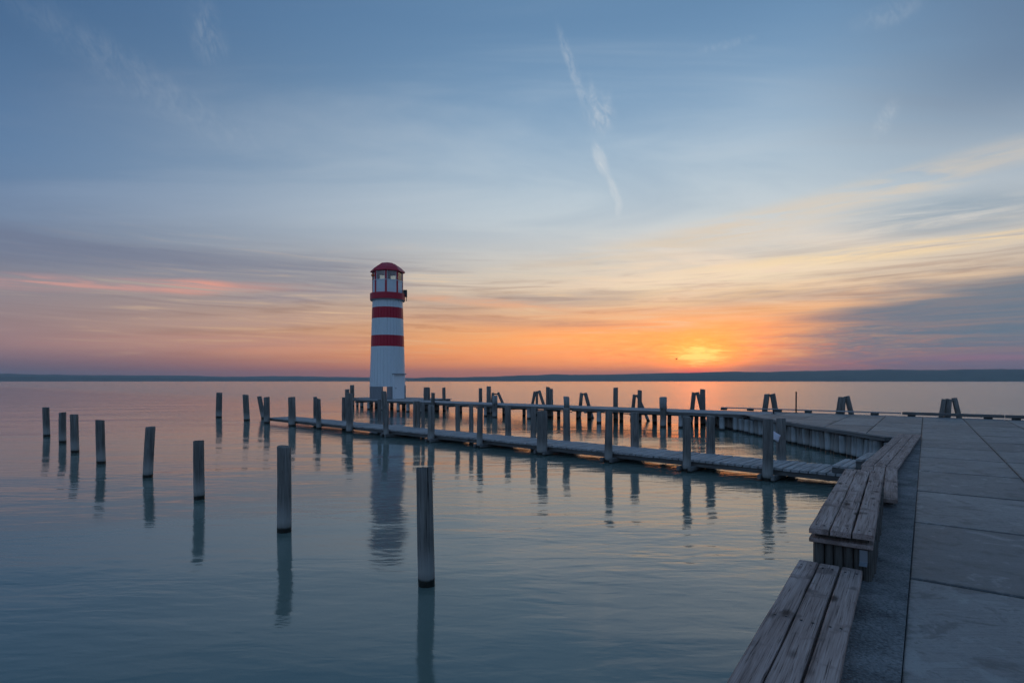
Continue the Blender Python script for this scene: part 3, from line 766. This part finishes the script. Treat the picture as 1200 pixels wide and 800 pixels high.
# ------------------------------------------------------------------ lighthouse
lh = empty("lighthouse", (LX, LY, DECK), math.atan2(-LX, LY) * 0); tag(lh, "slim white lighthouse with red bands, red roof and glazed lantern room", "lighthouse")
face_ang = math.atan2(-LY, -LX)                      # direction from the tower to the camera
def lhz(v): return H + (HZ - v) * 51.5 / F - DECK
zb = lambda v: lhz(v)
def radius(z): return 1.665 + (1.385 - 1.665) * z / lhz(352)
def tower(name, z0, z1, mat, grow=0.0, n=32, groove=.035):
    bm = bmesh.new(); rows = []
    steps = max(2, int((z1 - z0) / 1.2))
    for i in range(steps + 1):
        z = z0 + (z1 - z0) * i / steps; r = radius(z) + grow; row = []
        for k in range(n):
            a = 2 * math.pi * k / n; da_ = 2 * math.pi / n
            for f, dr in ((.0, -groove), (.09, 0), (.5, .004), (.93, 0)):
                aa = a + da_ * f; row.append(bm.verts.new(((r + dr) * math.cos(aa), (r + dr) * math.sin(aa), z)))
        rows.append(row)
    m_ = len(rows[0])
    for a, bq in zip(rows, rows[1:]):
        for k in range(m_): bm.faces.new((a[k], a[(k + 1) % m_], bq[(k + 1) % m_], bq[k]))
    for row, flip in ((rows[0], True), (rows[-1], False)):
        c = bm.verts.new((0, 0, row[0].co.z))
        for k in range(m_): bm.faces.new((row[(k + 1) % m_], row[k], c) if flip else (row[k], row[(k + 1) % m_], c))
    return obj(name, mesh_of(bm, name), mat, lh)
tower("wall", zb(452.7), zb(406.4) - .002, M_WHITE)
tower("red_band", zb(406.4), zb(393.6), M_RED, .006)
tower("wall", zb(393.6) + .002, zb(373.9) - .002, M_WHITE)
tower("red_band", zb(373.9), zb(361.3), M_RED, .006)
tower("wall", zb(361.3) + .002, zb(351.6), M_WHITE)
# open board skirt round the foot
def arc_boards(a0, a1, n, r, z0, z1, mat, name):
    for k in range(n):
        a = a0 + (a1 - a0) * (k + .5) / n; w = (a1 - a0) * r / n * .97
        o = obj(name, box_mesh(-.03, .03, -w / 2, w / 2, z0, z1 - rnd.uniform(0, .01), .004), mat, lh)
        o.location = (r * math.cos(a), r * math.sin(a), 0); o.rotation_euler = (0, 0, a)
cang = face_ang                                       # angles grow counter-clockwise: right of picture = larger angle
gap0, gap1 = cang - math.asin(.285), cang - math.asin(.05)
arc_boards(gap1, cang + rad(170), 15, 1.60, .012, zb(452.7) - .006, M_GREY, "skirt_board")
arc_boards(cang - rad(164), gap0, 13, 1.60, .012, zb(452.7) - .006, M_GREY, "skirt_board")
# door box on the right front
da_ = cang + rad(36)
dw = 1.16
door = obj("door", box_mesh(-.06, .20, -dw / 2, dw / 2, .02, zb(438.9), .01), M_DOOR, lh); door.location = (1.58 * math.cos(da_), 1.58 * math.sin(da_), 0); door.rotation_euler = (0, 0, da_)
o = obj("lintel", box_mesh(-.05, .42, -dw / 2 - .05, dw / 2 + .05, zb(438.9) + .004, zb(438.9) + .085, .008), M_GREY, lh); o.location = door.location; o.rotation_euler = door.rotation_euler  # darker grey over the whole lintel stands in for the shade under it
o = obj("handle", box_mesh(.201, .26, -dw / 2 + .10, -dw / 2 + .22, .98, 1.02, .006), M_METAL, door)
o = obj("side_post", box_mesh(-.05, .12, dw / 2 + .03, dw / 2 + .22, .02, zb(452.7) + .1, .01), M_GREY, lh); o.location = door.location; o.rotation_euler = door.rotation_euler
# gallery
def ngon_ring(n, r0, r1, z0, z1, ph=0.0):
    bm = bmesh.new(); V = []
    for r, z in ((r0, z0), (r1, z0), (r1, z1), (r0, z1)):
        V.append([bm.verts.new((r * math.cos(ph + 2 * math.pi * k / n), r * math.sin(ph + 2 * math.pi * k / n), z)) for k in range(n)])
    for i in range(4):
        for k in range(n): bm.faces.new((V[i][k], V[i][(k + 1) % n], V[(i + 1) % 4][(k + 1) % n], V[(i + 1) % 4][k]))
    bmesh.ops.recalc_face_normals(bm, faces=bm.faces)
    return mesh_of(bm, "ring")
obj("gallery_band", ngon_ring(32, 1.30, 1.61, zb(352.0), zb(344.8)), M_RED, lh)
obj("gallery_trim", ngon_ring(32, 1.28, 1.57, zb(352.9), zb(352.05)), M_GREY, lh)
# lantern: octagon, one corner slightly left of the camera direction
PH = cang - rad(6.5); RO = 1.40
zl0, zl1, zl2 = zb(344.7), zb(330.8), zb(317.6)
octv = [PH + k * math.pi / 4 for k in range(8)]
def oct_panel(k, z0, z1, r, th, mat, name, inset=.0):
    a, bq = octv[k], octv[(k + 1) % 8] if k < 7 else octv[0] + 2 * math.pi
    mid = (a + bq) / 2; ap = r * math.cos(math.pi / 8); w = 2 * r * math.sin(math.pi / 8) - inset
    o = obj(name, box_mesh(-th, 0, -w / 2, w / 2, z0, z1), mat, lh); o.location = (ap * math.cos(mid), ap * math.sin(mid), 0); o.rotation_euler = (0, 0, mid)
    return o
for k in range(8):
    oct_panel(k, zl0 + .002, zl1, RO, .05, M_WHITE, "parapet_panel", .10)
    oct_panel(k, zl1 + .004, zl1 + .09, RO + .03, .12, M_WHITE, "sill", .02)
    oct_panel(k, zl1 + .092, zl2 - .09, RO - .03, .012, M_GLASS, "window_pane", .14)
    oct_panel(k, zl2 - .088, zl2, RO, .07, M_RED, "head_rail", .10)
    a = octv[k]
    o = obj("mullion", box_mesh(-.09, .012, -.085, .085, zl0 + .001, zl2 + .001, .006), M_RED, lh); o.location = ((RO) * math.cos(a), RO * math.sin(a), 0); o.rotation_euler = (0, 0, a)
    mid = octv[k] + math.pi / 8
    for sgn in (-1, 1):
        w = 2 * RO * math.sin(math.pi / 8) / 2 - .12; ap = RO * math.cos(math.pi / 8) - .02
        o = obj("window_frame", box_mesh(-.03, .012, sgn * w - .028, sgn * w + .028, zl1 + .093, zl2 - .091, .003), M_WHITE, lh); o.location = (ap * math.cos(mid), ap * math.sin(mid), 0); o.rotation_euler = (0, 0, mid)
obj("lantern_floor", ngon_ring(8, .02, RO - .12, zl1 - .1, zl1, PH), M_GREY, lh)
obj("lantern_ceiling", ngon_ring(8, .02, RO - .10, zl2 - .05, zl2 - .004, PH), M_GREY, lh)
bm = bmesh.new()
for r, z0, z1 in ((.10, zl1, zl1 + .45), (.20, zl1 + .45, zl1 + .55), (.15, zl1 + .55, zl1 + .85), (.20, zl1 + .85, zl1 + .92)):
    bmesh.ops.create_cone(bm, cap_ends=True, segments=16, radius1=r, radius2=r, depth=z1 - z0 - .002, matrix=Matrix.Translation((0, 0, (z0 + z1) / 2)))
obj("lamp", mesh_of(bm, "lamp"), M_GREY, lh)
bm = bmesh.new(); bmesh.ops.create_uvsphere(bm, u_segments=14, v_segments=8, radius=.16)
ol = cang - rad(62); o = obj("signal_light", mesh_of(bm, "signal", True), M_ORANGE, lh); o.location = (1.5 * math.cos(ol), 1.5 * math.sin(ol), zl1 + .48)
o = obj("signal_bracket", box_mesh(-.35, -.1, -.03, .03, -.03, .03), M_METAL, lh); o.location = (1.5 * math.cos(ol), 1.5 * math.sin(ol), zl1 + .48); o.rotation_euler = (0, 0, ol)
# roof: faceted bell
bm = bmesh.new(); rows = []
for r, v in ((1.45, 319.9), (1.60, 319.6), (1.60, 318.8), (1.22, 314.4), (.62, 309.2), (.52, 308.7)):
    rows.append([bm.verts.new((r * math.cos(a), r * math.sin(a), zb(v))) for a in octv])
for a, bq in zip(rows, rows[1:]):
    for k in range(8): bm.faces.new((a[k], a[(k + 1) % 8], bq[(k + 1) % 8], bq[k]))
bm.faces.new(rows[-1]); bm.faces.new(rows[0][::-1])
roof = obj("roof", mesh_of(bm, "roof"), M_RED, lh)
for a in octv:                                        # hips
    pts = [Vector((r * math.cos(a), r * math.sin(a), zb(v) + .012)) for r, v in ((1.60, 318.8), (1.22, 314.4), (.62, 309.2))]
    bm = bmesh.new(); tdir = Vector((-math.sin(a), math.cos(a), 0)) * .03
    V = [(bm.verts.new(p - tdir - Vector((0, 0, .02))), bm.verts.new(p + Vector((0, 0, .022))), bm.verts.new(p + tdir - Vector((0, 0, .02)))) for p in pts]
    for p, q in zip(V, V[1:]):
        for i in range(2): bm.faces.new((p[i], p[i + 1], q[i + 1], q[i]))
    obj("hip", mesh_of(bm, "hip"), M_RED, roof)
# equipment box on the right of the gallery
ea = cang + rad(86)
o = obj("equipment_box", box_mesh(-.02, .34, -.20, .20, zb(347.5), zb(339.4), .02), M_METAL, lh); o.location = (1.45 * math.cos(ea), 1.45 * math.sin(ea), 0); o.rotation_euler = (0, 0, ea)
o = obj("conduit", box_mesh(.25, .31, -.03, .03, zb(352.5), zb(347.5) - .004, .005), M_METAL, lh); o.location = (1.45 * math.cos(ea), 1.45 * math.sin(ea), 0); o.rotation_euler = (0, 0, ea)

# ------------------------------------------------------------------ raking log frames on the lake side of the upper jetty
def frame(label, off, legs):
    ps = [on2(u0, off) for u0, _, _, _, _ in legs]; c = sum(ps, Vector((0, 0))) / len(ps)
    e_ = empty("raking_piles", (c.x, c.y, 0)); tag(e_, label, "piles", "raking pile frames on the lake side")
    for i, (ut, vt, ub, vb, w) in enumerate(legs):
        yo = off + .12 * i
        pt = on2(ut, yo); zt = ztop(vt, pt.y); pb = on2(ub, yo); zb_ = ztop(vb, pb.y)
        t_ = Vector((pt.x, pt.y, zt)); b_ = Vector((pb.x, pb.y, zb_)); d = t_ - b_
        f = (zb_ + .7) / d.z; foot = b_ - d * f; r = w / 2 * pt.y / F
        off3 = Vector((c.x, c.y, 0))
        place_log("pile", foot - off3, t_ - off3, r * 1.02, r * .98, M_LOG, e_, segs=12, rings=4)
    # collar log tying the heads together
    u0, u1 = legs[0][0], legs[-1][0]; pa, pb = on2(u0, off + .06), on2(u1, off + .20)
    zc_ = ztop(max(l[1] for l in legs) + 1.6, pa.y)
    place_log("tie", Vector((pa.x, pa.y, zc_)) - off3, Vector((pb.x, pb.y, zc_)) - off3, .05, .05, M_LOG, e_, segs=8, rings=1)
LO = JW + .75
frame("small raking pile pair peeping over the upper jetty just right of a capped post", LO, [(578, 460, 577, 472, 3.4), (584, 460, 589, 472, 3.2)])
frame("three raking piles left of the tall twin posts behind the upper jetty", LO, [(626.8, 458.6, 624, 472.8, 3.6), (629.2, 458.3, 629, 473, 3.2), (631.8, 457.8, 637, 473, 3.6)])
frame("A-shaped raking pile pair between the twin posts and the lone flared post", LO, [(681.6, 460.4, 680, 474.6, 4.2), (686, 460.4, 690, 474.6, 4.2)])
frame("raking pile pair left of a squared post behind the upper jetty", LO, [(743.4, 462.4, 741.8, 477, 4.2), (746.6, 462.6, 752.8, 477, 3.6)])
frame("raking pile pair below the sun beside a thick post at the jetty's landward end", LO, [(813.4, 459.6, 811, 479, 5.4), (817, 459.4, 822, 479, 4.2)])
frame("A-shaped raking piles by the quay rail, left of the thin pole", BACK + .5, [(898.6, 461.8, 896.2, 479.6, 6), (905.2, 461.4, 908.6, 479.6, 6)])
frame("tight trio of raking piles by the quay rail, right of the thin pole", BACK + .5, [(985, 465, 982.4, 482, 5), (988.4, 465, 987.2, 482, 6), (992.2, 464, 997, 482, 5.5)])
frame("rightmost trio of raking piles beyond the quay's far edge", BACK + .5, [(1106.4, 467.6, 1103.2, 485, 5), (1111.6, 467.2, 1110.6, 485, 6.4), (1118, 466, 1123, 485, 5.4)])

# rail along the far edge
rs0, rs1, rs2 = loc2(on2(845, BACK))[0], loc2(on2(1056, BACK))[0], loc2(on2(1056, BACK))[0] + 22
rail = empty("edge_rail", (org2.x, org2.y, DECK), math.atan2(D2.y, D2.x)); tag(rail, "low pale timber rail on blocks along the far edge of the quay", "rail")
s = rs0
while s < rs1 - .2:
    e = min(rs1, s + 2.9)
    o = obj("rail_bar", box_mesh(0, e - s - .01, -.06, .06, .105, .165, .01), M_PLANK, rail); o.location = (s, BACK + .02, 0); s = e
s = rs0
while s < rs1:
    obj("block", box_mesh(s, s + .32, BACK - .07, BACK + .10, .0, .103, .008), M_BASE, rail); s += 1.45
s = rs1 + .05
while s < rs2:
    obj("kerb_beam", box_mesh(s, s + 3.58, BACK - .10, BACK + .12, .07, .20, .012), M_BEAM, rail)
    obj("block", box_mesh(s + .2, s + .5, BACK - .04, BACK + .08, .0, .069, .008), M_BASE, rail); obj("block", box_mesh(s + 2.9, s + 3.2, BACK - .04, BACK + .08, .0, .069, .008), M_BASE, rail); s += 3.6
def pole(name, label, u, vt, off, wpx, mat, cat):
    p = on2(u, off); z = ztop(vt, p.y); r = wpx / 2 * p.y / F
    e_ = empty(name, (p.x, p.y, DECK)); tag(e_, label, cat)
    place_log("shaft", (0, 0, .003), (0, 0, z - DECK - .03), r, r, mat, e_, segs=10, rings=2, wob=.0, chamfer=.004)
    place_log("cap", (0, 0, z - DECK - .028), (0, 0, z - DECK + .03), r * 1.25, r * 1.15, mat, e_, segs=10, rings=1, wob=.0, chamfer=.004)
    obj("foot_plate", box_mesh(-r * 2.5, r * 2.5, -r * 2.5, r * 2.5, .001, .014, .003), mat, e_)
pole("metal_pole", "thin dark metal pole standing on the quay's far edge", 933, 459.5, BACK - .25, 1.6, M_METAL, "pole")
pole("metal_peg", "short dark metal peg in the slabs near the palisade corner", 906.6, 480.2, 1.55, 1.6, M_METAL, "peg")

# ------------------------------------------------------------------ lone mooring posts
lone = [(500.8, 685, 496.5, 547.5, 19.6, "nearest mooring post, dark and leaning left, alone in the foreground water"),
        (332.3, 622.4, 331.8, 522.8, 16, "thick upright mooring post, second nearest in the diagonal row of posts"),
        (233.4, 584.6, 233.0, 516, 11.6, "third nearest post of the diagonal row, short, straight and slim"),
        (174, 559, 176, 500, 10.4, "fourth nearest post of the diagonal row, tapering and leaning slightly right"),
        (119.4, 543, 116.6, 492, 9, "fifth nearest post of the diagonal row, leaning slightly left"),
        (88.4, 530.2, 85.8, 485.4, 8, "left post group: the right one of three, tallest and tilted left"),
        (73.4, 518.8, 73.2, 483, 7, "left post group: the short middle one of three"),
        (54.4, 511, 53.6, 477.3, 6.6, "leftmost mooring post in the picture, farthest of the diagonal row"),
        (256.8, 489, 256.6, 460, 6.4, "left one of two distant posts standing off the low jetty's end"),
        (289, 492.8, 288, 462.4, 6.4, "right one of two distant posts, next to the low jetty's leaning end posts")]
for i, (ub, vb, ut, vt, w, lab) in enumerate(lone):
    p = U(ub, vb, 0); z = ztop(vt, p.y); r = w / 2 * p.y / F
    tp = Vector(((ut - 600) / F * p.y, p.y + .02, z)); d = (tp - p); foot = p - d * (.7 / z)
    o = place_log("mooring_post", foot, tp, r * 1.03, r * .97, M_LOG, None, segs=20, rings=14, wob=.055, seed=50 + i)
    tag(o, lab, "post", "mooring posts standing free in the lake")

# ------------------------------------------------------------------ a bird in front of the glow
bd = 140.0; bx, bz = (793 - 600) / F * bd, H + (HZ - 420.5) / F * bd
bm = bmesh.new()
bmesh.ops.create_uvsphere(bm, u_segments=10, v_segments=8, radius=1.0, matrix=Matrix.Translation((0, 0, 0)) @ Matrix.Diagonal((.30, .09, .085, 1)))
bird = obj("bird", mesh_of(bm, "bird", True), M_METAL, loc=(bx, bd, bz), rot=(0, rad(-18), rad(20))); tag(bird, "small dark bird flying just left of the sun", "bird")
for sg in (-1, 1):
    bm = bmesh.new()
    pr = [(.12, 0, .02), (.10, sg * .28, .20), (-.02, sg * .62, .12), (-.16, sg * .30, .17), (-.12, 0, .02)]
    up_ = [bm.verts.new(Vector(p) + Vector((0, 0, .012))) for p in pr]; dn = [bm.verts.new(Vector(p) - Vector((0, 0, .012))) for p in pr]
    bm.faces.new(up_); bm.faces.new(dn[::-1])
    for i in range(5): bm.faces.new((up_[i], dn[i], dn[(i + 1) % 5], up_[(i + 1) % 5]))
    bmesh.ops.recalc_face_normals(bm, faces=bm.faces)
    obj("wing", mesh_of(bm, "wing"), M_METAL, bird)
obj("tail", box_mesh(-.46, -.24, -.05, .05, -.01, .012), M_METAL, bird)

# ------------------------------------------------------------------ evening haze over the lake
HAZE = 5.2e-5
if HAZE:
    hz = obj("haze", box_mesh(-20000, 20000, -20000, 20000, -2.2, 330))
    hz['kind'] = 'stuff'
    m = bpy.data.materials.new("evening_haze"); m.use_nodes = True; t = m.node_tree; t.nodes.clear()
    o_ = t.nodes.new('ShaderNodeOutputMaterial'); pv_ = t.nodes.new('ShaderNodeVolumePrincipled')
    pv_.inputs['Color'].default_value = (.72, .88, .97, 1); pv_.inputs['Density'].default_value = HAZE; pv_.inputs['Anisotropy'].default_value = 0.0
    t.links.new(pv_.outputs[0], o_.inputs['Volume'])
    hz.data.materials.append(m)
